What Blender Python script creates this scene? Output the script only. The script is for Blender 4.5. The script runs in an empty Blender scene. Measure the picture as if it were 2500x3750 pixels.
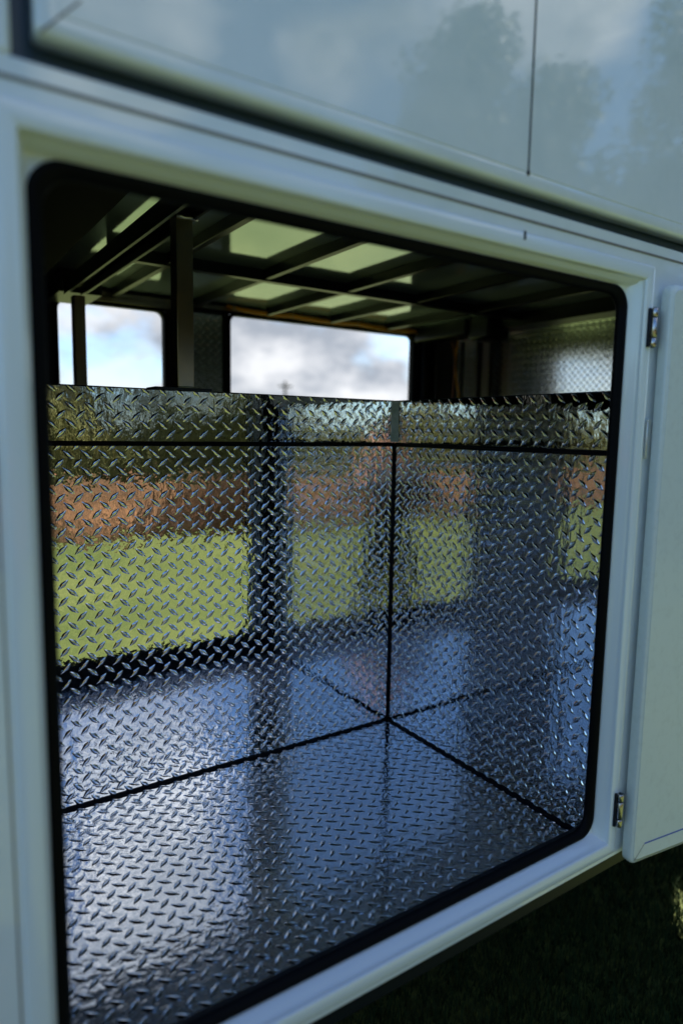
import bpy, bmesh, math, random
from mathutils import Vector, Matrix
R = math.radians
sc = bpy.context.scene
C = sc.collection

# ------------------------------------------------------------------ camera, sky, sun, exposure
cam_d = bpy.data.cameras.new('camera'); cam = bpy.data.objects.new('camera', cam_d); C.objects.link(cam)
sc.camera = cam
yaw, pitch, roll = .5900804, -.1202556, .01660406
fw = Vector((math.sin(yaw)*math.cos(pitch), math.cos(yaw)*math.cos(pitch), math.sin(pitch)))
r0 = Vector((math.cos(yaw), -math.sin(yaw), 0)); u0 = r0.cross(fw)
rt = r0*math.cos(roll)+u0*math.sin(roll); up = -r0*math.sin(roll)+u0*math.cos(roll)
S = .75                                    # trailer drawing units to metres
CAM = Vector((0, -1*S, 0))
M = Matrix((rt, up, -fw)).transposed().to_4x4(); M.translation = CAM
cam.matrix_world = M
cam_d.sensor_fit = 'VERTICAL'; cam_d.sensor_height = 36; cam_d.lens = 23.47
cam_d.clip_start = .01; cam_d.clip_end = 2000
cam_d.dof.use_dof = True; cam_d.dof.focus_distance = 1.62; cam_d.dof.aperture_fstop = 1.5
cam_d.dof.aperture_blades = 0
GZ = -2.30*S                               # ground height below the lens

SUN_AZ, SUN_EL = R(60), R(37)              # azimuth from +Y towards +X
w = bpy.data.worlds.new('World'); sc.world = w; w.use_nodes = True
N = w.node_tree.nodes; L = w.node_tree.links; N.clear()
out = N.new('ShaderNodeOutputWorld'); bg = N.new('ShaderNodeBackground'); bg.inputs[1].default_value = .078
sky = N.new('ShaderNodeTexSky'); sky.sky_type = 'NISHITA'; sky.sun_disc = False
sky.sun_elevation = SUN_EL; sky.sun_rotation = SUN_AZ; sky.air_density = 1.0; sky.dust_density = .4; sky.ozone_density = 1.6
tc = N.new('ShaderNodeTexCoord')
mp = N.new('ShaderNodeMapping'); mp.inputs['Scale'].default_value = (1, 1, 2.1); mp.inputs['Location'].default_value = (.35, .9, .2)
L.new(tc.outputs['Generated'], mp.inputs[0])
n1 = N.new('ShaderNodeTexNoise'); n1.inputs['Scale'].default_value = 2.6; n1.inputs['Detail'].default_value = 9; n1.inputs['Roughness'].default_value = .56
n1.inputs['Distortion'].default_value = .25
L.new(mp.outputs[0], n1.inputs['Vector'])
cr = N.new('ShaderNodeValToRGB'); cr.color_ramp.elements[0].position = .50; cr.color_ramp.elements[1].position = .64
sep = N.new('ShaderNodeSeparateXYZ'); L.new(tc.outputs['Generated'], sep.inputs[0])
def mth(op, a, b_=None, c_=None):
    n = N.new('ShaderNodeMath'); n.operation = op
    for i, q in enumerate((a, b_, c_)):
        if q is None: continue
        if isinstance(q, (int, float)): n.inputs[i].default_value = q
        else: L.new(q, n.inputs[i])
    return n.outputs[0]
acc = mth('MULTIPLY_ADD', sep.outputs[1], .17, n1.outputs['Fac'])
for az_, el_, rad_, amp_ in ((17, 29, 9, .34), (17, 40, 11, .40), (14, 52, 11, .34), (34, 31, 9, .22), (50, 31, 9, .22), (2, 36, 11, -.16), (30, 46, 12, -.16)):   # cloud banks on the near side
    dn = N.new('ShaderNodeVectorMath'); dn.operation = 'DOT_PRODUCT'; L.new(tc.outputs['Generated'], dn.inputs[0])
    dn.inputs[1].default_value = (math.sin(R(az_))*math.cos(R(el_)), -math.cos(R(az_))*math.cos(R(el_)), math.sin(R(el_)))
    mr = N.new('ShaderNodeMapRange'); mr.interpolation_type = 'SMOOTHSTEP'
    mr.inputs['From Min'].default_value = math.cos(R(rad_)); mr.inputs['From Max'].default_value = math.cos(R(rad_*.25))
    mr.inputs['To Max'].default_value = amp_; L.new(dn.outputs['Value'], mr.inputs['Value']); acc = mth('ADD', acc, mr.outputs[0])
L.new(acc, cr.inputs[0])
n2 = N.new('ShaderNodeTexNoise'); n2.inputs['Scale'].default_value = 6.5; n2.inputs['Detail'].default_value = 7; n2.inputs['Roughness'].default_value = .58
mp2 = N.new('ShaderNodeMapping'); mp2.inputs['Location'].default_value = (3.1, .4, .12); mp2.inputs['Scale'].default_value = (1, 1, 1.7)
L.new(tc.outputs['Generated'], mp2.inputs[0]); L.new(mp2.outputs[0], n2.inputs['Vector'])
c2 = N.new('ShaderNodeValToRGB')
c2.color_ramp.elements[0].position = .40; c2.color_ramp.elements[0].color = (2.2, 2.45, 2.85, 1)
c2.color_ramp.elements[1].position = .60; c2.color_ramp.elements[1].color = (4.9, 5.0, 5.2, 1)
L.new(n2.outputs['Fac'], c2.inputs[0])
# more cloud low down on the far side of the trailer (+Y), broken cloud elsewhere
mix = N.new('ShaderNodeMix'); mix.data_type = 'RGBA'
L.new(cr.outputs[0], mix.inputs['Factor']); deep = N.new('ShaderNodeMix'); deep.data_type = 'RGBA'; deep.blend_type = 'MULTIPLY'; deep.inputs['Factor'].default_value = 1
deep.inputs['B'].default_value = (.56, .75, .98, 1); L.new(sky.outputs[0], deep.inputs['A']); L.new(deep.outputs['Result'], mix.inputs['A']); cb = N.new('ShaderNodeVectorMath'); cb.operation = 'SCALE'; L.new(c2.outputs[0], cb.inputs[0]); L.new(mth('MULTIPLY_ADD', sep.outputs[1], -.40, 1.22), cb.inputs['Scale'])
L.new(cb.outputs[0], mix.inputs['B'])
L.new(mix.outputs['Result'], bg.inputs[0]); L.new(bg.outputs[0], out.inputs[0])

sd = bpy.data.lights.new('sun', 'SUN'); sd.energy = 5.0; sd.angle = R(.53); sd.color = (1, .95, .86)
so = bpy.data.objects.new('sun', sd); C.objects.link(so)
sv = Vector((math.sin(SUN_AZ)*math.cos(SUN_EL), math.cos(SUN_AZ)*math.cos(SUN_EL), math.sin(SUN_EL)))
so.rotation_euler = sv.to_track_quat('Z', 'Y').to_euler(); so.location = sv*30

vs = sc.view_settings; vs.view_transform = 'Standard'; vs.look = 'None'; vs.gamma = 1; vs.exposure = 1.56; vs.use_curve_mapping = False
sc.cycles.max_bounces = 18; sc.cycles.glossy_bounces = 14; sc.cycles.diffuse_bounces = 4
sc.cycles.sample_clamp_indirect = 6; sc.cycles.blur_glossy = 0
sc.cycles.caustics_reflective = True

# ------------------------------------------------------------------ materials
def mat(name, col, rough=.5, metal=0, spec=.5, coat=0, var=None, bump=None, rvar=None):
    m = bpy.data.materials.new(name); m.use_nodes = True
    nt = m.node_tree; b = nt.nodes['Principled BSDF']
    b.inputs['Base Color'].default_value = (*col, 1); b.inputs['Roughness'].default_value = rough
    b.inputs['Metallic'].default_value = metal; b.inputs['Specular IOR Level'].default_value = spec
    if coat: b.inputs['Coat Weight'].default_value = coat; b.inputs['Coat Roughness'].default_value = .015
    t = nt.nodes.new('ShaderNodeTexCoord')
    if var:                                  # (scale, second colour, low, high)
        n = nt.nodes.new('ShaderNodeTexNoise'); n.inputs['Scale'].default_value = var[0]; n.inputs['Detail'].default_value = 8
        n.inputs['Roughness'].default_value = .65
        r = nt.nodes.new('ShaderNodeValToRGB')
        r.color_ramp.elements[0].position = var[2]; r.color_ramp.elements[1].position = var[3]
        r.color_ramp.elements[0].color = (*col, 1); r.color_ramp.elements[1].color = (*var[1], 1)
        nt.links.new(t.outputs['Object'], n.inputs['Vector']); nt.links.new(n.outputs['Fac'], r.inputs[0])
        nt.links.new(r.outputs[0], b.inputs['Base Color'])
    if rvar:
        n = nt.nodes.new('ShaderNodeTexNoise'); n.inputs['Scale'].default_value = rvar[0]; n.inputs['Detail'].default_value = 6
        q = nt.nodes.new('ShaderNodeMapRange'); q.inputs['From Min'].default_value = .35; q.inputs['From Max'].default_value = .7
        q.inputs['To Min'].default_value = rvar[1]; q.inputs['To Max'].default_value = rvar[2]
        nt.links.new(t.outputs['Object'], n.inputs['Vector']); nt.links.new(n.outputs['Fac'], q.inputs['Value'])
        nt.links.new(q.outputs[0], b.inputs['Roughness'])
    if bump:                                 # list of (scale vec, strength distance)
        prev = None
        for s3, dist in bump:
            mpn = nt.nodes.new('ShaderNodeMapping'); mpn.inputs['Scale'].default_value = s3
            n = nt.nodes.new('ShaderNodeTexNoise'); n.inputs['Scale'].default_value = 1; n.inputs['Detail'].default_value = 3
            bp = nt.nodes.new('ShaderNodeBump'); bp.inputs['Strength'].default_value = 1; bp.inputs['Distance'].default_value = dist
            nt.links.new(t.outputs['Object'], mpn.inputs[0]); nt.links.new(mpn.outputs[0], n.inputs['Vector'])
            nt.links.new(n.outputs['Fac'], bp.inputs['Height'])
            if prev: nt.links.new(prev.outputs[0], bp.inputs['Normal'])
            prev = bp
        nt.links.new(prev.outputs[0], b.inputs['Normal'])
    return m

paint = mat('white_paint', (.70, .77, .79), .04, coat=.7, var=(5, (.60, .69, .71), .45, .75), bump=[((2.5, 2.5, 2.5), .0006)], rvar=(9, .02, .06))
paint_frame = mat('white_frame_paint', (.70, .78, .80), .10, coat=.6, bump=[((14, 14, 14), .0006)], rvar=(20, .1, .25))
paint_door = mat('dusty_white_paint', (.62, .69, .66), .30, coat=.2, var=(60, (.55, .61, .58), .5, .8), bump=[((9, 9, 9), .0006), ((260, 260, 260), .00008)])
tread_m = mat('bright_tread_plate', (.70, .71, .72), .04, 1, bump=[((34, 34, 18), .0006), ((75, 75, 45), .00022)], rvar=(7, .015, .05))
tread_floor = mat('floor_tread_plate', (.72, .735, .76), .05, 1, bump=[((40, 40, 40), .0007), ((80, 80, 80), .00022)], rvar=(6, .03, .10))
tread_far = mat('dull_tread_plate', (.78, .78, .78), .12, 1, bump=[((40, 40, 40), .0008)])
tread_pillar = mat('worn_tread_plate', (.72, .74, .76), .22, 1, bump=[((40, 40, 40), .0008)])
ceil_m = mat('glossy_ceiling_sheet', (.66, .80, .90), .04, .55, bump=[((1.6, 1.6, 1.6), .0012), ((300, 300, 300), .00004)], rvar=(30, .03, .1))
black_steel = mat('black_painted_steel', (.0035, .006, .012), .3, 0, .25, var=(30, (.006, .009, .014), .55, .8))
raw_steel = mat('brown_steel', (.30, .28, .26), .3, .95, var=(9, (.42, .34, .24), .45, .8))
rubber = mat('black_rubber', (.0025, .003, .004), .5, 0, .06)
sealant = mat('black_sealant', (.003, .003, .004), .6, 0, .1)
alu = mat('brushed_aluminium', (.62, .62, .60), .28, 1, bump=[((300, 300, 8), .0001)])
angle_m = mat('grey_aluminium_angle', (.25, .28, .25), .4, .3, var=(40, (.16, .19, .15), .4, .7))
chrome = mat('polished_steel', (.42, .41, .40), .22, 1)
cable_m = mat('orange_cable', (.95, .38, .012), .4)
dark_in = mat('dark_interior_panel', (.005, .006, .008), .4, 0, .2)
blue_line = mat('blue_pen_line', (.04, .09, .42), .5)
grey_seal = mat('grey_sealant', (.16, .155, .13), .5)
tyre_m = mat('tyre_rubber', (.02, .02, .02), .8)

# ------------------------------------------------------------------ mesh helpers
class MB:
    def __init__(s, k=S): s.v = []; s.f = []; s.k = k; s.sm = []
    def add(s, vs_, fs, smooth=False):
        o = len(s.v); s.v += [Vector(v)*s.k for v in vs_]
        for f in fs: s.f.append([i+o for i in f]); s.sm.append(smooth)
    def box(s, x0, x1, y0, y1, z0, z1):
        s.add([(x0, y0, z0), (x1, y0, z0), (x1, y1, z0), (x0, y1, z0), (x0, y0, z1), (x1, y0, z1), (x1, y1, z1), (x0, y1, z1)],
              [(0, 3, 2, 1), (4, 5, 6, 7), (0, 1, 5, 4), (1, 2, 6, 5), (2, 3, 7, 6), (3, 0, 4, 7)])
    def tube(s, pts, r, n=10, cap=True, radii=None):
        pts = [Vector(p) for p in pts]; rings = []
        for i, p in enumerate(pts):
            d = (pts[min(i+1, len(pts)-1)]-pts[max(i-1, 0)]).normalized()
            a = d.orthogonal().normalized() if i == 0 else (a-d*a.dot(d)).normalized()
            b = d.cross(a); rr = radii[i] if radii else r
            rings.append([p+(a*math.cos(2*math.pi*j/n)+b*math.sin(2*math.pi*j/n))*rr for j in range(n)])
        vs_ = [v for g in rings for v in g]; fs = []
        for i in range(len(pts)-1):
            for j in range(n): fs.append((i*n+j, i*n+(j+1) % n, (i+1)*n+(j+1) % n, (i+1)*n+j))
        s.add(vs_, fs, True)
        if cap:
            s.add(rings[0], [tuple(reversed(range(n)))]); s.add(rings[-1], [tuple(range(n))])
    def build(s, name, m, parent=None, bevel=0, seg=2, wn=False, loc=None):
        me = bpy.data.meshes.new(name); me.from_pydata(s.v, [], s.f); me.update()
        bm = bmesh.new(); bm.from_mesh(me); bmesh.ops.remove_doubles(bm, verts=bm.verts, dist=1e-6)
        bmesh.ops.dissolve_degenerate(bm, edges=bm.edges, dist=1e-7)
        bm.to_mesh(me) if len(bm.faces) == len(s.f) else None
        same = len(bm.faces) == len(s.f)
        if not same:
            bm.to_mesh(me)
        bm.free()
        for i, p in enumerate(me.polygons): p.use_smooth = s.sm[i] if same else (any(s.sm))
        me.materials.append(m)
        o = bpy.data.objects.new(name, me); C.objects.link(o)
        if parent: o.parent = parent
        if bevel:
            b = o.modifiers.new('bevel', 'BEVEL'); b.width = bevel*S; b.segments = seg; b.limit_method = 'ANGLE'; b.angle_limit = R(40)
            b.harden_normals = False
            for p in me.polygons: p.use_smooth = True
            try: me.set_sharp_from_angle(angle=R(35))
            except Exception: pass
        return o

def rrect(x0, x1, z0, z1, r, n=8):
    pts = []
    for cx, cz, a0 in ((x1-r, z1-r, 0), (x0+r, z1-r, 90), (x0+r, z0+r, 180), (x1-r, z0+r, 270)):
        for i in range(n+1):
            a = R(a0+90*i/n); pts.append((cx+r*math.cos(a), cz+r*math.sin(a)))
    return pts
def sweep_frame(mb, x0, x1, z0, z1, prof, n=8, mask=None):
    """prof: list of (inward offset, y, corner radius); one closed ring per entry"""
    rings = [[(x, y, z) for x, z in rrect(x0+o, x1-o, z0+o, z1-o, r, n)] for o, y, r in prof]
    k = len(rings[0]); fs = []
    for i in range(len(rings)-1):
        for j in range(k):
            fs.append((i*k+j, (i+1)*k+j, (i+1)*k+(j+1) % k, i*k+(j+1) % k))
    mb.add([v for g in rings for v in g], fs, True)

def holed(mb, xs, zs, holes, y0, y1):
    """a slab of thickness y0..y1 on a grid of cuts, without the cells inside holes (x0,x1,z0,z1)"""
    def solid(i, j):
        if i < 0 or j < 0 or i >= len(xs)-1 or j >= len(zs)-1: return False
        cx, cz = (xs[i]+xs[i+1])/2, (zs[j]+zs[j+1])/2
        return not any(h[0] < cx < h[1] and h[2] < cz < h[3] for h in holes)
    for i in range(len(xs)-1):
        for j in range(len(zs)-1):
            if not solid(i, j): continue
            a, b, c, d = xs[i], xs[i+1], zs[j], zs[j+1]
            mb.add([(a, y0, c), (b, y0, c), (b, y0, d), (a, y0, d)], [(0, 1, 2, 3)])
            mb.add([(a, y1, c), (b, y1, c), (b, y1, d), (a, y1, d)], [(3, 2, 1, 0)])
            if not solid(i-1, j): mb.add([(a, y0, c), (a, y1, c), (a, y1, d), (a, y0, d)], [(3, 2, 1, 0)])
            if not solid(i+1, j): mb.add([(b, y0, c), (b, y1, c), (b, y1, d), (b, y0, d)], [(0, 1, 2, 3)])
            if not solid(i, j-1): mb.add([(a, y0, c), (a, y1, c), (b, y1, c), (b, y0, c)], [(0, 1, 2, 3)])
            if not solid(i, j+1): mb.add([(a, y0, d), (a, y1, d), (b, y1, d), (b, y0, d)], [(3, 2, 1, 0)])

P = .0520
def lozenge(mb, c, du, dv, nn, ang, lim, l=.0218, wd=.0066, h=.0023):
    ca, sa = math.cos(ang), math.sin(ang)
    o_, uu, vv_, wu, wv = lim
    def pt(a, b, z):
        x = min(max(uu+a*ca-b*sa, 0), wu); y = min(max(vv_+a*sa+b*ca, 0), wv)
        return o_+du*x+dv*y+nn*z
    base = [(l, 0), (l*.55, wd*.62), (l*.12, wd), (-l*.12, wd), (-l*.55, wd*.62), (-l, 0), (-l*.55, -wd*.62), (-l*.12, -wd), (l*.12, -wd), (l*.55, -wd*.62)]
    v = [pt(a*1.03, b*1.16, -.00008) for a, b in base]+[pt(a*.98, b*.96, .0004) for a, b in base]+[pt(a*.86, b*.70, h*.74) for a, b in base]+[pt(a*.45, b*.12, h) for a, b in base]
    f = [(10*k_+i, 10*k_+(i+1) % 10, 10*k_+10+(i+1) % 10, 10*k_+10+i) for k_ in range(3) for i in range(10)]+[tuple(range(30, 40))]
    mb.add(v, f, True)
def tread(name, m, parent, o, du, dv, nn, wu, wv, ph=(0, 0), th=.006, pu=P, pv=P, sgn=1, umin=0):
    """one sheet of tread plate: origin o, axes du dv, raised side nn, wu x wv; ph = centre of one rising lozenge from o"""
    mb = MB(); o, du, dv, nn = Vector(o), Vector(du), Vector(dv), Vector(nn)
    q = [o, o+du*wu, o+du*wu+dv*wv, o+dv*wv]; qb = [p-nn*th for p in q]
    fl = du.cross(dv).dot(nn) > 0
    fs = [(0, 1, 2, 3), (7, 6, 5, 4), (0, 4, 5, 1), (1, 5, 6, 2), (2, 6, 7, 3), (3, 7, 4, 0)]
    mb.add(q+qb, fs if fl else [tuple(reversed(f)) for f in fs])
    rg = random.Random(hash(name) % 7+3)
    for half in (0, 1):
        u0_ = (ph[0]+half*pu/2) % pu; v0_ = (ph[1]+half*pv/2) % pv
        i = 0
        while u0_+i*pu < wu:
            u = u0_+i*pu; i += 1
            if u < .002 or u > wu-.002: continue
            j = 0
            while v0_+j*pv < wv:
                v = v0_+j*pv; j += 1
                if v < .002 or v > wv-.002: continue
                lozenge(mb, o+du*u+dv*v, du, dv, nn, sgn*(R(44) if half == 0 else R(-40))+rg.uniform(-.025, .025), (o, u, v, wu, wv), l=.0218*rg.uniform(.96, 1.04), h=.0023*rg.uniform(.88, 1.08))
    return mb.build(name, m, parent)

def tag(o, label, cat, group=None, kind=None):
    o['label'] = label; o['category'] = cat
    if group: o['group'] = group
    if kind: o['kind'] = kind
def empty(name, loc):
    o = bpy.data.objects.new(name, None); C.objects.link(o); o.location = loc; return o

# ------------------------------------------------------------------ ground
gm = bpy.data.materials.new('lawn'); gm.use_nodes = True
nt = gm.node_tree; b = nt.nodes['Principled BSDF']; b.inputs['Roughness'].default_value = .85; b.inputs['Specular IOR Level'].default_value = .15
t = nt.nodes.new('ShaderNodeTexCoord')
na = nt.nodes.new('ShaderNodeTexNoise'); na.inputs['Scale'].default_value = .7; na.inputs['Detail'].default_value = 10; na.inputs['Roughness'].default_value = .7
nb = nt.nodes.new('ShaderNodeTexNoise'); nb.inputs['Scale'].default_value = 28; nb.inputs['Detail'].default_value = 5
ra = nt.nodes.new('ShaderNodeValToRGB')
ra.color_ramp.elements[0].position = .3; ra.color_ramp.elements[0].color = (.075, .115, .030, 1)
ra.color_ramp.elements[1].position = .7; ra.color_ramp.elements[1].color = (.20, .225, .078, 1)
rb = nt.nodes.new('ShaderNodeValToRGB')
rb.color_ramp.elements[0].position = .3; rb.color_ramp.elements[0].color = (.45, .5, .4, 1)
rb.color_ramp.elements[1].position = .75; rb.color_ramp.elements[1].color = (1.3, 1.25, 1.1, 1)
mx = nt.nodes.new('ShaderNodeMix'); mx.data_type = 'RGBA'; mx.blend_type = 'MULTIPLY'; mx.inputs['Factor'].default_value = 1
for n in (na, nb): nt.links.new(t.outputs['Object'], n.inputs['Vector'])
nt.links.new(na.outputs['Fac'], ra.inputs[0]); nt.links.new(nb.outputs['Fac'], rb.inputs[0])
nt.links.new(ra.outputs[0], mx.inputs['A']); nt.links.new(rb.outputs[0], mx.inputs['B']); nt.links.new(mx.outputs['Result'], b.inputs['Base Color'])
bp = nt.nodes.new('ShaderNodeBump'); bp.inputs['Distance'].default_value = .02; nt.links.new(nb.outputs['Fac'], bp.inputs['Height']); nt.links.new(bp.outputs[0], b.inputs['Normal'])
g = MB(1); g.add([(-400, -400, GZ), (400, -400, GZ), (400, 600, GZ), (-400, 600, GZ)], [(0, 1, 2, 3)])
o = g.build('ground', gm); o['kind'] = 'structure'

# ------------------------------------------------------------------ the trailer
TR = empty('catering_trailer', (0, 0, GZ))
tag(TR, 'white catering trailer with open side hatch and a mirror bright tread plate compartment', 'trailer')
_b = MB.build
def build(s, name, m, parent=None, **k):     # trailer parts keep world coordinates below the trailer's empty
    o = _b(s, name, m, parent, **k)
    if parent is not None: o.matrix_parent_inverse = Matrix.Translation((0, 0, -GZ)) if parent is TR else Matrix.Identity(4)
    return o
MB.build = build

X0, X1, Z0, Z1 = .155, 1.552, -1.100, .382       # the hatch opening
FL, YB, XR, ZT = -1.187, 1.09, 1.647, .1205        # compartment floor, back wall, right wall, wall top
ZC, YF, XE = .778, 3.0, 4.147                    # ceiling, far wall, end wall
XL = -2.6

# outer side wall with its two openings
m_ = MB()
O1 = (X0, X1, Z0, Z1); O2 = (-2.20, -.76, Z0, Z1)
holed(m_, [-3.0, -2.20, -.76, X0, X1, XE+.05], [-1.151, Z0, Z1, .470], [O1, O2], 0, .038)
m_.build('side_wall', paint, TR, bevel=.003)
m_ = MB(); m_.box(-3.0, .152, 0, .03, .470, 1.35); m_.build('wall_panel', paint, TR, bevel=.006)
m_ = MB(); m_.box(.152, XE+.05, .028, .036, .470, 1.35); m_.build('wall_recess', mat('recess_shadow_paint', (.02, .038, .055), .35), TR)  # dark colour paints in the shadow of the gap round the hatch
# inner lining of that wall
m_ = MB()
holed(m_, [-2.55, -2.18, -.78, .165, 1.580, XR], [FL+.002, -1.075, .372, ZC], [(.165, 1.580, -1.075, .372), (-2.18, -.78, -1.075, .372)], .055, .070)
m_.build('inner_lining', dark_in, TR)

# frame round the opening, square outside, with rubber seal rounded at the corners
def opening(x0, x1, z0, z1):
    m_ = MB()
    sweep_frame(m_, x0, x1, z0, z1, [(-.0345, .0001, .004), (-.033, -.005, .004), (-.030, -.0065, .004), (-.004, -.0065, .003), (-.001, -.0050, .002), (0, -.001, .001),
                                     (.001, .012, .001), (.008, .016, .002), (.010, .035, .003), (.014, .0395, .010), (.022, .040, .05), (.030, .040, .05)])
    f = m_.build('opening_frame', paint_frame, TR)
    m_ = MB()
    sweep_frame(m_, x0, x1, z0, z1, [(.013, .044, .050), (.0135, .036, .050), (.017, .031, .049), (.020, .030, .047), (.024, .032, .046), (.030, .036, .045),
                                     (.035, .042, .044), (.036, .048, .044), (.034, .052, .044), (.030, .053, .045), (.016, .053, .05)], n=12)
    m_.build('rubber_seal', rubber, f)
opening(*O1); opening(*O2)
m_ = MB(); m_.box(X0-.03, 3.9, -.0015, .002, .4402, .4455); m_.box(-.72, X0-.03, -.0015, .002, .4402, .4455)
m_.build('seam_sealant', grey_seal, TR)
m_ = MB(); m_.box(1.108, 1.1125, -.0085, -.006, .401, .418); m_.build('sealant_drip', sealant, TR)
m_ = MB(); m_.box(.112, .1145, -.001, .002, -1.15, .36); m_.build('vertical_seam', grey_seal, TR)

# raised serving hatch above: folded tray with rim, mitred corner and one vertical seam
H = empty('serving_hatch', (0, 0, 0)); H.parent = TR; H.matrix_parent_inverse = Matrix.Translation((0, 0, -GZ))
hx0, hx1, hz0, hz1 = .178, 4.05, .499, 1.34
m_ = MB()
sweep_frame(m_, hx0, hx1, hz0, hz1, [(.012, .024, .012), (0, .022, .012), (0, -.006, .012), (.0008, -.0105, .012), (.003, -.0138, .01), (.006, -.0152, .008), (.0255, -.0165, .004), (.0275, -.0158, .004), (.0295, -.0165, .004)])
m_.add([(x, -.0165, z) for x, z in rrect(hx0+.0295, hx1-.0295, hz0+.0295, hz1-.0295, .004)], [tuple(range(36))])
m_.build('hatch_panel', paint, H)
m_ = MB(); m_.box(1.0985, 1.1020, -.0178, -.0160, .5265, 1.30); m_.box(1.0970, 1.1038, -.0183, -.0160, .5225, .531)
m_.build('panel_seam', sealant, H)
m_ = MB()
m_.add([(.182, -.0166, .5005), (.1845, -.0166, .4985), (.236, -.0175, .5535), (.2345, -.0175, .5555)], [(0, 1, 2, 3)])
m_.build('mitre_line', grey_seal, H)

# open door on the right, swung right round
D = empty('side_door', (0, 0, 0)); D.parent = TR
dz0, dz1, dw, dt = -1.160, .372, 1.42, .030
D.matrix_parent_inverse = Matrix.Identity(4)
D.location = (1.605*S, -.013*S, -GZ); D.rotation_euler = (0, 0, R(-7))
def dpart(mb, name, m, **k):
    o = _b(mb, name, m, D, **k); return o
m_ = MB(); 
ring = lambda o_, y, r: [(x, y, z) for x, z in rrect(o_, dw-o_, dz0+o_, dz1-o_, r, 8)]
pr = [(.003, 0, .02), (0, -.003, .022), (0, -.020, .022), (.0018, -.0262, .022), (.006, -.0292, .02), (.012, -.030, .02)]
k = 36; vv = []; ff = []
for o_, y, r in pr: vv += ring(o_, y, r)
for i in range(len(pr)-1):
    for j in range(k): ff.append((i*k+j, (i+1)*k+j, (i+1)*k+(j+1) % k, i*k+(j+1) % k))
m_.add(vv, ff, True); m_.add(ring(.012, -.030, .02), [tuple(range(k))]); m_.add(ring(.003, 0, .02), [tuple(reversed(range(k)))])
dpart(m_, 'door_panel', paint_door)
m_ = MB(); m_.box(.052, 1.36, -.0306, -.0299, dz0+.0500, dz0+.0540); dpart(m_, 'blue_line', blue_line)
m_ = MB(); m_.add([(.014, -.0303, dz0+.012), (.016, -.0303, dz0+.0105), (.052, -.0303, dz0+.0500), (.0505, -.0303, dz0+.0515)], [(0, 1, 2, 3)]); dpart(m_, 'mitre_line', grey_seal)

def hinge(zc, h=.094):
    m_ = MB(); x, y = 1.577, -.0165; r = .0092
    segs = [(-.5, -.27), (-.255, .255), (.27, .5)]
    for a, b_ in segs:
        m_.tube([(x, y, zc+a*h), (x, y, zc+(a+.02)*h), (x, y, zc+(b_-.02)*h), (x, y, zc+b_*h)], r, 16, radii=[r*.86, r, r, r*.86])
    hg = m_.build('hinge', chrome, TR)
    m_ = MB(); m_.tube([(x, y, zc-.52*h), (x, y, zc+.52*h)], r*.55, 10); m_.build('pin', black_steel, hg)
    m_ = MB(); m_.box(x-.0135, x-.006, -.0135, -.0068, zc-.5*h, zc+.5*h); m_.box(x+.008, x+.0235, -.0125, -.0085, zc-.42*h, zc+.42*h)
    m_.build('hinge_leaf', black_steel, hg, bevel=.001)
hinge(.267); hinge(-1.003)
m_ = MB(); m_.box(1.589, 1.6025, -.012, -.0066, -.055, .042); m_.box(1.5865, 1.604, -.0145, -.012, .036, .044); m_.build('striker_plate', alu, TR, bevel=.001)

# chassis rail under the sill, floor, wheels, jacks, added end skirt
m_ = MB(); m_.box(-3.0, XE+.03, .045, .068, -1.235, -1.153); m_.box(-3.0, XE+.03, 2.95, 3.03, -1.205, -1.162)
m_.box(XE-.05, XE+.029, .091, 2.949, -1.205, -1.162)
m_.box(XE-.01, XE+.0, .091, 1.135, -1.95, -1.206); m_.box(XE-.01, XE+.0, 1.22, 2.95, -1.95, -1.206); m_.box(XE-.01, XE+.0, 1.135, 1.22, -1.95, -1.50)  # added skirt at the unseen end; its slot lets a sun streak through
m_.build('chassis_rail_and_light_skirt', black_steel, TR, bevel=.003)
m_ = MB(); m_.box(-3.0, XE, .092, 2.948, -1.222, -1.196); m_.build('underfloor', dark_in, TR)
m_ = MB(); m_.box(XR+.055, XE, .072, YF, FL-.006, FL); m_.box(-2.55, XR+.054, YB+.055, YF, FL-.006, FL); m_.build('inner_floor', dark_in, TR)
for yy in (.42, 2.65):
    m_ = MB(); rw = .40; cz = GZ/S+rw-.004
    pr = [(.30, -.10), (.37, -.105), (rw-.012, -.085), (rw, -.05), (rw, .05), (rw-.012, .085), (.37, .105), (.30, .10)]
    n = 32; vv = [(-1.0+r_*math.cos(2*math.pi*j/n), yy+y_, cz+r_*math.sin(2*math.pi*j/n)) for r_, y_ in pr for j in range(n)]
    ff = [(i*n+j, i*n+(j+1) % n, ((i+1) % len(pr))*n+(j+1) % n, ((i+1) % len(pr))*n+j) for i in range(len(pr)) for j in range(n)]
    m_.add(vv, ff, True); wh = m_.build('wheel', tyre_m, TR)
    m_ = MB(); m_.tube([(-1.0, yy-.06, cz), (-1.0, yy+.06, cz)], .298, 28); m_.build('rim', alu, wh)
for x_ in (-2.8, 4.0):
    m_ = MB(); m_.tube([(x_, .30, GZ/S+.02), (x_, .30, -1.19)], .025, 12); m_.box(x_-.08, x_+.08, .22, .38, GZ/S-.002, GZ/S+.02); m_.build('jack_stand', black_steel, TR)

# the lined compartment ------------------------------------------------------
CO = empty('lined_compartment', (0, 0, 0)); CO.parent = TR; CO.matrix_parent_inverse = Matrix.Translation((0, 0, -GZ))
ex, ey, ez = (1, 0, 0), (0, 1, 0), (0, 0, 1)
SEAM = -.0463
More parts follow.
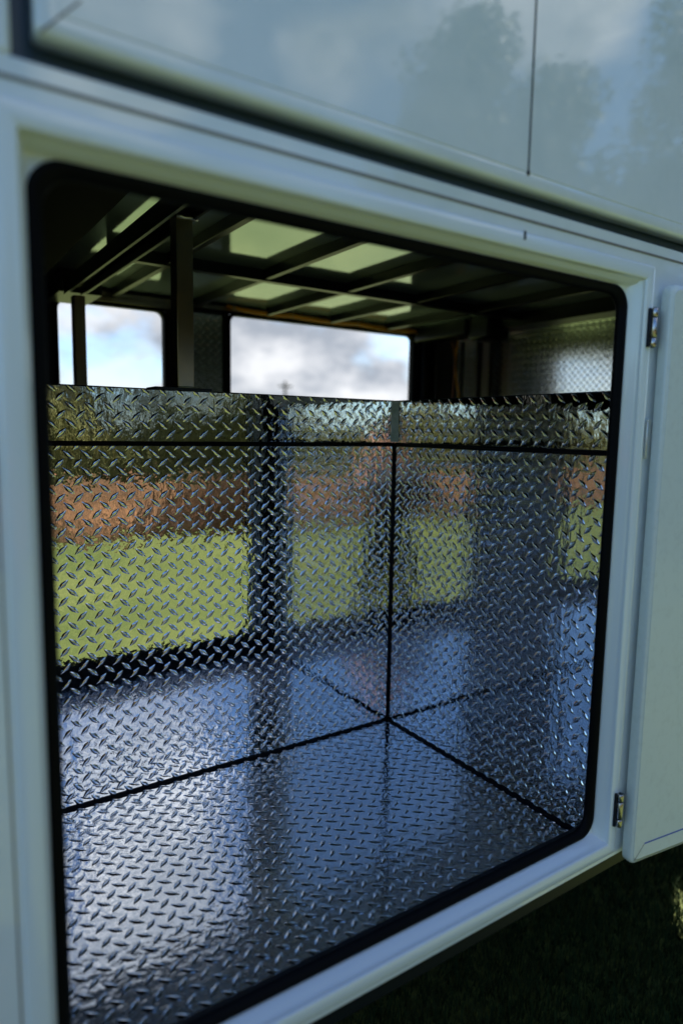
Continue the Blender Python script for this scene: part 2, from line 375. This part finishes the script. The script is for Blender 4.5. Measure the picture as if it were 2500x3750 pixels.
# floor: lozenge of the falling kind at (.366,.911)
u_ = .377-(-2.55); v_ = .9676-.072
tread('floor_plate', tread_floor, CO, (-2.55, .072, FL), ex, ey, ez, XR+2.55, YB-.072, ph=((u_+P/2) % P, (v_+P/2) % P), th=.007)
tread('back_plate', tread_m, CO, (-2.55, YB, FL), ex, ez, (0, -1, 0), XR+2.55, SEAM-.005-FL, ph=((.4005+2.55) % P, (-.419-FL) % P))
tread('back_plate_strip', tread_m, CO, (-2.55, YB, SEAM+.004), ex, ez, (0, -1, 0), XR+2.55, ZT-SEAM-.004, ph=((.8505+2.55) % .0551, (.0891-SEAM-.004) % .0530), pu=.0551, pv=.0530)
tread('side_plate', tread_m, CO, (XR, YB, FL), (0, -1, 0), ez, (-1, 0, 0), YB-.072, SEAM-.005-FL, ph=(.02, .033))
tread('side_plate_strip', tread_m, CO, (XR, YB, SEAM+.004), (0, -1, 0), ez, (-1, 0, 0), YB-.072, ZT-SEAM-.004, ph=(.03, .020))
tread('left_plate', tread_far, CO, (-2.55, .072, FL), ey, ez, (1, 0, 0), YB-.072, ZT-FL, ph=(.03, .02))
m_ = MB(); m_.box(-2.55, XR+.05, YB+.0075, YB+.05, FL+.001, ZT-.002); m_.box(XR+.0075, XR+.05, .072, YB+.007, FL+.001, ZT-.002); m_.build('half_wall_core', black_steel, CO)
jt = [MB() for _ in range(5)]
jt[0].tube([(-2.5, YB-.002, FL+.003), (XR-.002, YB-.002, FL+.003)], (.0062), 8)
jt[1].tube([(XR-.002, YB-.002, FL+.003), (XR-.002, .075, FL+.003)], (.0062), 8)
jt[2].tube([(XR-.002, YB-.002, FL+.004), (XR-.002, YB-.002, SEAM-.004)], (.0062), 8)
for q in jt[:3]: q.build('joint_sealant', sealant, CO)
m_ = MB()
for z_, r_ in ((SEAM-.006, .0038), (SEAM+.002, .0035)): m_.tube([(-2.5, YB-.004, z_), (XR-.004, YB-.004, z_)], r_, 8)
m_.build('seam_strip', sealant, CO)
m_ = MB()
for z_, r_ in ((SEAM-.006, .0042), (SEAM+.002, .0040)): m_.tube([(XR-.004, YB-.004, z_), (XR-.004, .075, z_)], r_, 8)
m_.build('seam_strip', sealant, CO)
m_ = MB(); m_.add([(XR-.024, YB-.0035, SEAM+.008), (XR-.0035, YB-.0035, SEAM+.008), (XR-.0035, YB-.026, SEAM+.008),
                   (XR-.024, YB-.0035, ZT-.001), (XR-.0035, YB-.0035, ZT-.001), (XR-.0035, YB-.026, ZT-.001)],
                  [(0, 2, 5, 3), (3, 5, 4)]); m_.build('corner_angle', angle_m, CO)
m_ = MB(); m_.tube([(-2.5, YB+.002, ZT), (XR+.002, YB+.002, ZT), (XR+.002, .08, ZT)], .0028, 6); m_.build('top_edge_trim', black_steel, CO)

# posts and roof frame
m_ = MB(); m_.box(.765, .8206, YB+.001, YB+.058, ZT+.010, .659); p1 = m_.build('post', raw_steel, TR, bevel=.003)
m_ = MB(); m_.box(.690, .878, YB-.006, YB+.085, ZT+.0015, ZT+.010); m_.build('base_plate', black_steel, p1, bevel=.001)
m_ = MB(); m_.tube([(.765, YB-.001, ZT+.011), (.79, YB-.003, ZT+.012), (.82, YB-.001, ZT+.011), (.823, YB+.03, ZT+.011)], .0035, 6); m_.build('weld_bead', angle_m, p1)
m_ = MB(); m_.tube([(.767, YB-.001, .655), (.780, YB-.004, .656), (.793, YB-.002, .654), (.808, YB-.004, .656), (.824, YB-.001, .655), (.839, YB+.01, .657)], .0045, 7); m_.build('weld_bead', alu, p1)
m_ = MB(); m_.box(.771, .827, 2.54, 2.597, FL+.001, .643); m_.build('post', raw_steel, TR, bevel=.003)
m_ = MB(); m_.box(.7435, .7555, .10, 2.62, .653, .658); m_.box(.818, .830, .10, 2.62, .653, .658)
m_.box(.744, .749, .10, 2.62, .658, .72); m_.box(.824, .8295, .10, 2.62, .658, .72); m_.box(.749, .824, .10, 2.62, .690, .72)
rl = m_.build('roof_rail', black_steel, TR, bevel=.0008)
m_ = MB(); m_.box(.743, .7545, .12, 2.50, .6503, .6528); m_.box(.8195, .831, 1.18, 2.50, .6503, .6528); m_.build('rail_edge', angle_m, rl)
m_ = MB(); m_.box(-2.55, .612, .072, 2.96, .684, .70); m_.build('lowered_ceiling', mat('matt_black_board', (.003, .0035, .004), .7, 0, .06), TR)
m_ = MB(); m_.box(.72, .93, 2.62, 2.96, .668, .775); m_.build('corner_box', black_steel, TR, bevel=.004)

m_ = MB(); m_.box(-2.98, XE-.001, .039, YF, ZC, ZC+.02); m_.build('ceiling_panel', ceil_m, TR)
m_ = MB(); m_.box(.81, 3.37, 2.02, 2.065, .724, ZC-.001); m_.build('ceiling_beam', black_steel, TR, bevel=.002)
for x_ in (1.075, 1.56, 2.045, 2.52, 3.0):
    m_ = MB(); m_.box(x_-.016, x_+.016, .08, 2.018, .730, ZC-.001); m_.build('ceiling_beam', black_steel, TR, bevel=.002)
    m_ = MB(); m_.box(x_-.016, x_+.016, 2.072, 2.93, .730, ZC-.001); m_.build('ceiling_beam', black_steel, TR, bevel=.002)
m_ = MB(); m_.box(.81, 3.27, 2.952, 2.985, .762, ZC-.001); m_.build('ceiling_beam', black_steel, TR, bevel=.002)
m_ = MB(); m_.box(3.375, 3.55, .08, 2.40, .692, ZC-.001); m_.build('ceiling_beam', black_steel, TR, bevel=.003)
m_ = MB(); m_.box(3.28, 3.47, 2.42, 2.96, .670, ZC-.001); m_.build('vent_duct', black_steel, TR, bevel=.012)
m_ = MB(); m_.box(3.30, 3.50, 2.22, 2.415, .628, ZC-.001); m_.build('vent_duct', black_steel, TR, bevel=.02)

# roof shell
m_ = MB(); m_.box(-3.0, XE+.05, -.01, YF+.05, 1.352, 1.38); m_.build('roof', paint, TR, bevel=.01)
m_ = MB(); m_.box(-3.0, -2.96, .04, YF, -1.15, 1.35); m_.build('end_wall', paint, TR)
m_ = MB(); m_.box(XE+.008, XE+.05, .039, YF, -1.151, 1.35); m_.build('end_wall', paint, TR)
tread('end_plate', mat('light_tread_plate', (.88, .88, .87), .2, 1, bump=[((40, 40, 40), .001)]), TR, (XE, YF-.002, -.20), (0, -1, 0), ez, (-1, 0, 0), YF-.08, ZC+.195, ph=(.02, .03))
m_ = MB(); m_.box(XE-.005, XE+.006, .08, YF-.002, FL, -.202); m_.build('end_lining', dark_in, TR)

# far wall with two windows
W1 = (.775, 1.392, .05, .700); W2 = (1.800, 3.312, .05, .728)
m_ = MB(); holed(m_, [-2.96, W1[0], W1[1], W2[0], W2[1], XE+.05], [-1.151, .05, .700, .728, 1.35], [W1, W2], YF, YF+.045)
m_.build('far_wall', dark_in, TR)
m_ = MB(); holed(m_, [-3.0, W1[0], W1[1], W2[0], W2[1], XE+.05], [-1.151, .05, .700, .728, 1.35], [W1, W2], YF+.046, YF+.055)
m_.build('far_wall_skin', paint, TR)
for wn in (W1, W2):
    m_ = MB(); sweep_frame(m_, *wn, [(-.045, YF-.0015, .05), (-.043, YF-.012, .05), (-.012, YF-.012, .055), (-.010, YF-.002, .055)], n=8)
    wf = m_.build('window_frame', black_steel, TR)
    m_ = MB(); sweep_frame(m_, *wn, [(-.008, YF-.003, .055), (-.004, YF-.012, .06), (.008, YF-.012, .05), (.012, YF-.004, .045), (.012, YF+.04, .045), (-.002, YF+.06, .05)], n=8)
    m_.build('rubber_seal', rubber, wf)
tread('pillar_plate', tread_pillar, TR, (1.46, YF-.010, .05), ex, ez, (0, -1, 0), .29, .655, ph=(.01, .02))
tread('pillar_plate', tread_pillar, TR, (3.755, YF-.010, .05), ex, ez, (0, -1, 0), .385, .70, ph=(.02, .02))
m_ = MB(); m_.box(.93, 3.27, 2.972, 2.998, .738, .7595); m_.build('header_angle', raw_steel, TR)
m_ = MB(); m_.box(.93, 1.44, 2.965, 2.985, .705, .734); m_.build('header_angle', raw_steel, TR, bevel=.003)
m_ = MB(); m_.box(3.37, 3.42, 2.95, 2.988, .0, .775); m_.build('window_post', black_steel, TR, bevel=.006)
m_ = MB(); m_.box(3.475, 3.70, 2.93, 2.985, FL+.002, .74); m_.build('locker', mat('grey_locker_paint', (.02, .023, .024), .5), TR, bevel=.012)
m_ = MB(); m_.tube([(3.72, 2.90, FL+.002), (3.72, 2.90, .70)], .017, 14); m_.build('pipe', alu, TR)
m_ = MB(); m_.box(3.995, 4.07, 2.955, 2.962, .0, .765); m_.build('corner_trim', alu, TR)
m_ = MB(); m_.box(4.072, 4.10, 2.955, 2.985, .0, .765); m_.build('corner_post', black_steel, TR)

# orange cables along the head of the far window and down beside the locker
def wob(pts, r, name):
    m_ = MB(); out_ = []
    for i in range(len(pts)-1):
        for q in range(6):
            t_ = q/6; a, b_ = Vector(pts[i]), Vector(pts[i+1]); p_ = a.lerp(b_, t_); p_.z -= .010*math.sin(math.pi*t_); out_.append(p_)
    out_.append(Vector(pts[-1])); m_.tube(out_, r, 8); return m_.build(name, cable_m, TR)
wob([(1.76, 2.935, .757), (2.22, 2.922, .750), (2.74, 2.922, .750), (3.27, 2.93, .750)], .0085, 'cable')
wob([(1.83, 2.938, .748), (2.22, 2.934, .742), (2.74, 2.934, .743), (3.27, 2.92, .738)], .0085, 'cable')
for x_ in (1.80, 2.22, 2.74):
    m_ = MB(); m_.tube([(x_, 2.925, .738), (x_+.004, 2.925, .764)], .007, 8); m_.build('cable_clip', raw_steel, TR)
m_ = MB(); m_.tube([(3.50, 2.80, .69), (3.530, 2.80, .64), (3.548, 2.80, .55), (3.545, 2.80, .40), (3.535, 2.80, .25), (3.535, 2.80, -.2)], .005, 8); m_.build('cable', mat('brown_cable', (.25, .075, .01), .5), TR)
m_ = MB(); m_.tube([(3.575, 2.80, .69), (3.560, 2.80, .62), (3.556, 2.80, .50), (3.575, 2.80, .38), (3.60, 2.80, .30), (3.61, 2.80, -.2)], .0065, 8); m_.build('cable', cable_m, TR)
MB.build = _b

# ------------------------------------------------------------------ grass under and beside the trailer
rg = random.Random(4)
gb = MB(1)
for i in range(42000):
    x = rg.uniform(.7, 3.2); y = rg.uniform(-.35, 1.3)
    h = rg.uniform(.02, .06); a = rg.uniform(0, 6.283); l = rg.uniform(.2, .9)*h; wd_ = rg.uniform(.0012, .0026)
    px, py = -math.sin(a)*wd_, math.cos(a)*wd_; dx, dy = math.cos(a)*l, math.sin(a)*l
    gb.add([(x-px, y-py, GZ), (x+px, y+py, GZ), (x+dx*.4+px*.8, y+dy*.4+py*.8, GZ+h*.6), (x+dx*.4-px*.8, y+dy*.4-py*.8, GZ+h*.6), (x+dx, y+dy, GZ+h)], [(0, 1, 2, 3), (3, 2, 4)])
blade = mat('shade_dark_grass', (.014, .034, .009), .7, 0, .08, var=(9, (.05, .06, .018), .5, .8))  # colour kept darker than the lawn to deepen the trailer's shade
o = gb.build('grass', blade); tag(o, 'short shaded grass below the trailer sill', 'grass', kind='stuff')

# ------------------------------------------------------------------ trees, fence and woods mirrored in the metal
leaf_m = [mat('leaf_a', (.085, .10, .030), .55, 0, .3, var=(1.5, (.27, .245, .09), .4, .7)), mat('leaf_b', (.12, .125, .035), .55, 0, .3, var=(1.2, (.32, .27, .10), .4, .7))]
bark = mat('bark', (.13, .10, .075), .9, var=(8, (.07, .055, .04), .4, .7))
def make_tree(seed, h, w_, lobes, mi, leaves=9000, name='tree'):
    rg = random.Random(seed)
    T = empty(name, (0, 0, GZ))
    m_ = MB(1); tr_h = h*.82
    pts = [(rg.uniform(-.1, .1)*i*.3, rg.uniform(-.1, .1)*i*.3, tr_h*i/6) for i in range(7)]
    m_.tube(pts, .2, 9, radii=[h*.022*(1-.85*i/6) for i in range(7)])
    blobs = []
    for k_ in range(lobes):
        a = rg.uniform(0, 6.283); fz = rg.uniform(.16, .97); rr = (1-((fz-.42)/.6)**2)
        rr = max(rr, .1)*w_*.5*rg.uniform(.45, 1.0); c_ = Vector((math.cos(a)*rr*.75, math.sin(a)*rr*.75, fz*h))
        blobs.append((c_, w_*rg.uniform(.09, .17)))
        q = pts[min(6, int(fz*5))]
        if k_ % 2 == 0: m_.tube([q, (Vector(q)+c_)/2+Vector((0, 0, -.1)), c_], .03, 5, radii=[h*.007, h*.004, .01])
    t_ = _b(m_, 'trunk', bark, T)
    c = MB(1)
    for i in range(leaves):
        b0, br = blobs[int(rg.random()*len(blobs))]
        d = Vector((rg.gauss(0, 1), rg.gauss(0, 1), rg.gauss(0, 1.15))).normalized()*br*(rg.random()**.45)*1.25
        p_ = b0+d; s_ = rg.uniform(.05, .13)
        u = Vector((rg.gauss(0, 1), rg.gauss(0, 1), rg.gauss(0, .7))).normalized(); v = u.orthogonal().normalized()
        v = (v+u.cross(v)*rg.uniform(-1, 1)).normalized()
        c.add([p_-u*s_, p_-v*s_*.5, p_+u*s_, p_+v*s_*.5], [(0, 1, 2, 3)])
    _b(c, 'crown', leaf_m[mi], T)
    return T
def copy_tree(o, loc, sc_, rz):
    c = o.copy(); C.objects.link(c); c.location = loc; c.scale = (sc_[0], sc_[0], sc_[1]); c.rotation_euler = (0, 0, rz)
    for ch in o.children:
        d = ch.copy(); C.objects.link(d); d.parent = c
    return c
GRP = 'trees beyond the timber fence behind the photographer'
def mirror_pos(az, d):                       # direction as seen in a mirror on the trailer side
    return (d*math.sin(R(az)), .75-d*math.cos(R(az)), GZ)
tA = make_tree(3, 10.4, 5.8, 56, 0, 30000, 'tall_tree'); tA.location = mirror_pos(43.5, 16)
tag(tA, 'tallest broad green tree mirrored in the middle of the white panel', 'tree', GRP)
tB = make_tree(8, 6.0, 6.5, 34, 1, 16000, 'bushy_tree'); tB.location = mirror_pos(10, 17); tag(tB, 'bushy tree mirrored low behind the fence straight back from the opening', 'tree', GRP)
for src, az, d, s_, lab in ((tA, 50, 16.5, (.95, .90), 'slightly lower tree mirrored just right of the tallest one'),
                            (tA, 61.5, 15, (1.0, .95), 'tall tree mirrored at the right edge of the white panel'),
                            (tA, 70, 15, (1.1, 1.0), 'tall tree furthest right in the row beyond the fence'),
                            (tB, -18, 18, (1.2, .9), 'bushy tree at the left end of the row beyond the fence'),
                            (tB, -4, 16, (.9, .8), 'small bushy tree second from the left beyond the fence'),
                            (tB, 23, 19, (1.1, .75), 'low bushy tree standing left of the tallest tree beyond the fence'),
                            (tB, 54, 13, (.9, .85), 'low bushy tree between the two tall trees beyond the fence')):
    c = copy_tree(src, mirror_pos(az, d), s_, az); tag(c, lab, 'tree', GRP)
# timber fence, weathered reddish boards
wood = mat('weathered_boards', (.045, .026, .015), .85, var=(2.2, (.33, .165, .07), .36, .64))
F = empty('timber_fence', (4, -8.3, GZ)); tag(F, 'low reddish brown timber board fence along the far edge of the lawn', 'fence')
m_ = MB(1); x = -22
while x < 22:
    wd_ = rg.uniform(.12, .15); hh = .88+rg.uniform(-.03, .03); m_.box(x, x+wd_, -.012, .012, .04, hh); x += wd_+.012
_b(m_, 'board_panel', wood, F)
m_ = MB(1); m_.box(-22, 22, .013, .05, .25, .32); m_.box(-22, 22, .013, .05, .65, .72); _b(m_, 'fence_rail', wood, F)
for i in range(19):
    m_ = MB(1); m_.box(-22+i*2.44, -21.91+i*2.44, .051, .14, 0, .95); _b(m_, 'fence_post', wood, F)
# hedge behind fence and far woods: masses
def mass(name, x0, x1, y0, y1, hf, n, seed, m, lab, s0=.07, s1=.16):
    rg = random.Random(seed); c = MB(1)
    for i in range(n):
        x = rg.uniform(x0, x1); y = rg.uniform(y0, y1); hh = hf(x)*rg.uniform(.82, 1.05)
        z = hh*(1-rg.random()**2*.98); p_ = Vector((x, y, GZ+z)); s_ = rg.uniform(s0, s1)
        u = Vector((rg.gauss(0, 1), rg.gauss(0, 1), rg.gauss(0, .7))).normalized(); v = (u.orthogonal().normalized()+u.cross(u.orthogonal().normalized())*rg.uniform(-1, 1)).normalized()
        c.add([p_-u*s_, p_-v*s_*.55, p_+u*s_, p_+v*s_*.55], [(0, 1, 2, 3)])
    o = _b(c, name, m); tag(o, lab, name.replace('_', ' '), kind='stuff')
mass('hedge', -16, 22, -10.6, -9.3, lambda x: 1.95+.35*math.sin(x*1.3)+.25*math.sin(x*3.1+1), 26000, 5, leaf_m[0], 'rough green hedge growing behind the timber fence', .08, .2)
mass('dry_shrubs', -14, 14, -8.15, -7.75, lambda x: .30+.13*math.sin(x*1.7)+.10*math.sin(x*4.1+1), 9000, 9, mat('dry_leaf', (.11, .06, .03), .8, var=(1.3, (.24, .15, .07), .4, .7)), 'ragged dry brown shrubs at the foot of the timber fence', .04, .1)
mass('distant_woods', 45, 150, 88, 100, lambda x: 4.2+.030*(x-45)+.6*math.sin(x*.3)+.4*math.sin(x*.9), 16000, 6, leaf_m[0], 'dark line of distant trees low in the far window', .35, .8)

# utility pole seen through the far window
az = R(28.9); d_ = 92
UP = empty('utility_pole', (d_*math.sin(az), -.75+d_*math.cos(az), GZ)); tag(UP, 'distant wooden utility pole with crossarm on the horizon', 'utility pole')
m_ = MB(1); m_.tube([(0, 0, 0), (0, 0, 8.3)], .16, 10, radii=[.24, .19]); _b(m_, 'pole', bark, UP)
m_ = MB(1); m_.box(-1.0, 1.0, -.08, .08, 7.5, 7.72); ca = _b(m_, 'crossarm', bark, UP)
for x_ in (-.9, -.45, .45, .9):
    m_ = MB(1); m_.tube([(x_, 0, 7.68), (x_, 0, 7.8), (x_, 0, 7.95)], .05, 8, radii=[.03, .06, .04]); _b(m_, 'insulator', angle_m, ca)

# ------------------------------------------------------------------ the photographer, mirrored in the corner
skin = mat('skin', (.34, .18, .125), .5); shirt = mat('dark_shirt', (.008, .009, .012), .8, var=(30, (.013, .013, .015), .4, .7)); trousers = mat('dark_trousers', (.010, .012, .016), .85)
hair_m = mat('dark_hair', (.03, .02, .014), .6); shoe_m = mat('dark_shoe', (.02, .018, .016), .5); cam_m = mat('black_camera_body', (.012, .012, .013), .4)
def skin_mesh(name, verts, edges, radii, root, m, parent, sub=2):
    me = bpy.data.meshes.new(name); me.from_pydata(verts, edges, []); o = bpy.data.objects.new(name, me); C.objects.link(o)
    md = o.modifiers.new('skin', 'SKIN'); md.use_smooth_shade = True
    sb = o.modifiers.new('sub', 'SUBSURF'); sb.levels = sub; sb.render_levels = sub
    for i, r_ in enumerate(radii):
        sv_ = me.skin_vertices[0].data[i]; sv_.radius = (r_, r_) if not isinstance(r_, tuple) else r_; sv_.use_root = (i == root)
    dg = bpy.context.evaluated_depsgraph_get(); ev = o.evaluated_get(dg); nm = bpy.data.meshes.new_from_object(ev)
    bpy.data.objects.remove(o); o = bpy.data.objects.new(name, nm); nm.name = name; C.objects.link(o); nm.materials.clear(); nm.materials.append(m)
    for p in nm.polygons: p.use_smooth = True
    if parent: o.parent = parent
    return o
fx, fy = math.sin(yaw), math.cos(yaw)
eye = -GZ                                     # lens height above ground
PB = (CAM.x-fx*.29, CAM.y-fy*.29, GZ)
def body_chain(ch, rad):
    V_ = []; E_ = []; Rr = []; idx = {}
    for c_ in ch:
        prev = None
        for nme, p, r_ in c_:
            if nme not in idx: idx[nme] = len(V_); V_.append(p); Rr.append(r_)
            if prev is not None: E_.append((prev, idx[nme]))
            prev = idx[nme]
    return V_, E_, Rr
hz = eye-.02
KZ = (eye+.02)/1.62
chains = [[('pel', (0, -.02, .92), .125), ('waist', (0, -.02, 1.08), .115), ('chest', (0, -.02, 1.24), .135), ('neck0', (0, -.01, 1.375), .075), ('neck1', (0, .005, 1.44), .052), ('jaw', (0, .03, 1.50), .06), ('head', (0, .02, hz+.005), .083), ('crown', (0, .0, hz+.085), .06)]]
for s_, el in ((1, (.26, .07, 1.20)), (-1, (-.25, .09, 1.19))):
    wr = (.105, .17, hz-.05) if s_ > 0 else (-.07, .17, hz-.095)
    chains.append([('neck0', 0, 0), ('sh%d' % s_, (s_*.165, -.01, 1.36), .062), ('ua%d' % s_, (s_*.215, .03, 1.28), .048), ('el%d' % s_, el, .038), ('fa%d' % s_, tuple((Vector(el)*.55+Vector(wr)*.45)), .036), ('wr%d' % s_, wr, .024)])
    chains.append([('pel', 0, 0), ('hip%d' % s_, (s_*.095, -.02, .86), .085), ('th%d' % s_, (s_*.105, 0, .66), .075), ('kn%d' % s_, (s_*.11, .01, .47), .052), ('cf%d' % s_, (s_*.115, -.02, .32), .05), ('an%d' % s_, (s_*.12, -.03, .09), .034), ('hl%d' % s_, (s_*.12, -.01, .045), .036), ('toe%d' % s_, (s_*.13, .13, .03), .028)])
    palm = (Vector(wr)+Vector((-s_*.005, .035, .03))); chains.append([('wr%d' % s_, 0, 0), ('pm%d' % s_, tuple(palm), .026)])
    for q in range(4):                         # fingers curl round the camera body or under the lens
        if s_ > 0: a0 = palm+Vector((.004, .022, .026-.018*q)); a1 = a0+Vector((-.008, .030, .002)); a2 = a1+Vector((-.024, .008, 0)); a3 = a2+Vector((-.016, -.006, 0))
        else: a0 = palm+Vector((.010, .012+.016*q-.02, .014)); a1 = a0+Vector((.028, .004, .002)); a2 = a1+Vector((.022, .002, .010)); a3 = a2+Vector((.006, 0, .016))
        chains.append([('pm%d' % s_, 0, 0)]+[('f%d%d%d' % (s_, q, z_), tuple(pp), .0095-.0008*z_) for z_, pp in enumerate((a0, a1, a2, a3))])
    t0 = palm+Vector((-s_*.012, -.01, .018)); t1 = t0+Vector((-s_*.02, -.002, .022)); t2 = t1+Vector((-s_*.014, .010, .016))
    chains.append([('pm%d' % s_, 0, 0)]+[('t%d%d' % (s_, z_), tuple(pp), .011-.001*z_) for z_, pp in enumerate((t0, t1, t2))])
PE = empty('person', PB); PE.rotation_euler = (0, 0, -yaw)
tag(PE, 'person in dark clothes holding a camera to the face, mirrored in the metal corner', 'person')
sel = [[c for c in ch if not c[0].startswith(('jaw', 'head', 'crown', 'neck1'))] for ch in chains if ch[-1][0][:2] in ('wr', 'cr')]
def lift(p, nme):
    return p if not isinstance(p, tuple) or nme[:2] in ('wr', 'pm', 'f1', 'f-', 't1', 't-', 'he', 'cr', 'fa') else (p[0]*1.04, p[1], p[2]*KZ)
chains = [[(n_, lift(p, n_), r_) for n_, p, r_ in c] for c in chains]
V_, E_, Rr = body_chain(chains, 0)
def grow(ch, g_, drop=()): return [[(n_, p, (r_+g_) if r_ else 0) for n_, p, r_ in c if not n_.startswith(drop)] for c in ch]
skin_mesh('body', V_, E_, Rr, 0, skin, PE)
up_ch = [chains[0][:4]]+[c[:5] for c in chains if c[-1][0].startswith('wr')]
V2, E2, R2 = body_chain(grow(up_ch, .026), 0); skin_mesh('shirt', V2, E2, R2, 0, shirt, PE)
lo_ch = [chains[0][:2]]+[c[:6] for c in chains if c[-1][0].startswith('toe')]
V3, E3, R3 = body_chain(grow(lo_ch, .018), 0); skin_mesh('trousers', V3, E3, R3, 0, trousers, PE)
for s_ in (1, -1):
    skin_mesh('shoe', [(s_*.12, -.04, .05), (s_*.122, .04, .045), (s_*.13, .15, .036)], [(0, 1), (1, 2)], [.048, .047, .04], 0, shoe_m, PE)
bmh = bmesh.new(); bmesh.ops.create_uvsphere(bmh, u_segments=24, v_segments=16, radius=1)
bmesh.ops.delete(bmh, geom=[v for v in bmh.verts if (v.co.y > .25 and v.co.z < .45) or v.co.z < -.75], context='VERTS')
for v in bmh.verts: v.co = Vector((v.co.x*.094, v.co.y*.108-.005, v.co.z*.112+hz+.022))
me = bpy.data.meshes.new('hair'); bmh.to_mesh(me); bmh.free(); me.materials.append(hair_m)
for p in me.polygons: p.use_smooth = True
ho = bpy.data.objects.new('hair', me); C.objects.link(ho); ho.parent = PE; sm = ho.modifiers.new('thick', 'SOLIDIFY'); sm.thickness = .008
skin_mesh('nose', [(0, .10, hz+.01), (0, .118, hz-.02)], [(0, 1)], [.008, .012], 0, skin, PE)
for s_ in (1, -1): skin_mesh('ear', [(s_*.088, .01, hz+.012), (s_*.092, .006, hz-.02)], [(0, 1)], [.012, .009], 0, skin, PE, 1)
m_ = MB(1); m_.tube([(-.022, .098, hz-.052), (0, .104, hz-.05), (.022, .098, hz-.052)], .005, 8); _b(m_, 'mouth', mat('lips', (.42, .16, .13), .5), PE)
KC = empty('photo_camera', PB); KC.rotation_euler = (0, 0, -yaw)
tag(KC, 'black camera held up in both hands of the person', 'camera')
m_ = MB(1); m_.box(-.068, .068, .135, .185, eye-.045, eye+.035); m_.box(-.025, .025, .14, .185, eye+.035, eye+.055); m_.box(.045, .070, .185, .205, eye-.043, eye+.02); _b(m_, 'camera_body', cam_m, KC)
m_ = MB(1); m_.tube([(0, .185, eye), (0, .235, eye-.004), (0, .262, eye-.006)], .036, 24, radii=[.034, .037, .039]); _b(m_, 'lens', cam_m, KC)
m_ = MB(1); m_.tube([(0, .262, eye-.006), (0, .2635, eye-.006)], .031, 24); _b(m_, 'front_glass', mat('lens_glass', (.01, .012, .02), .03, 0, 1), KC)
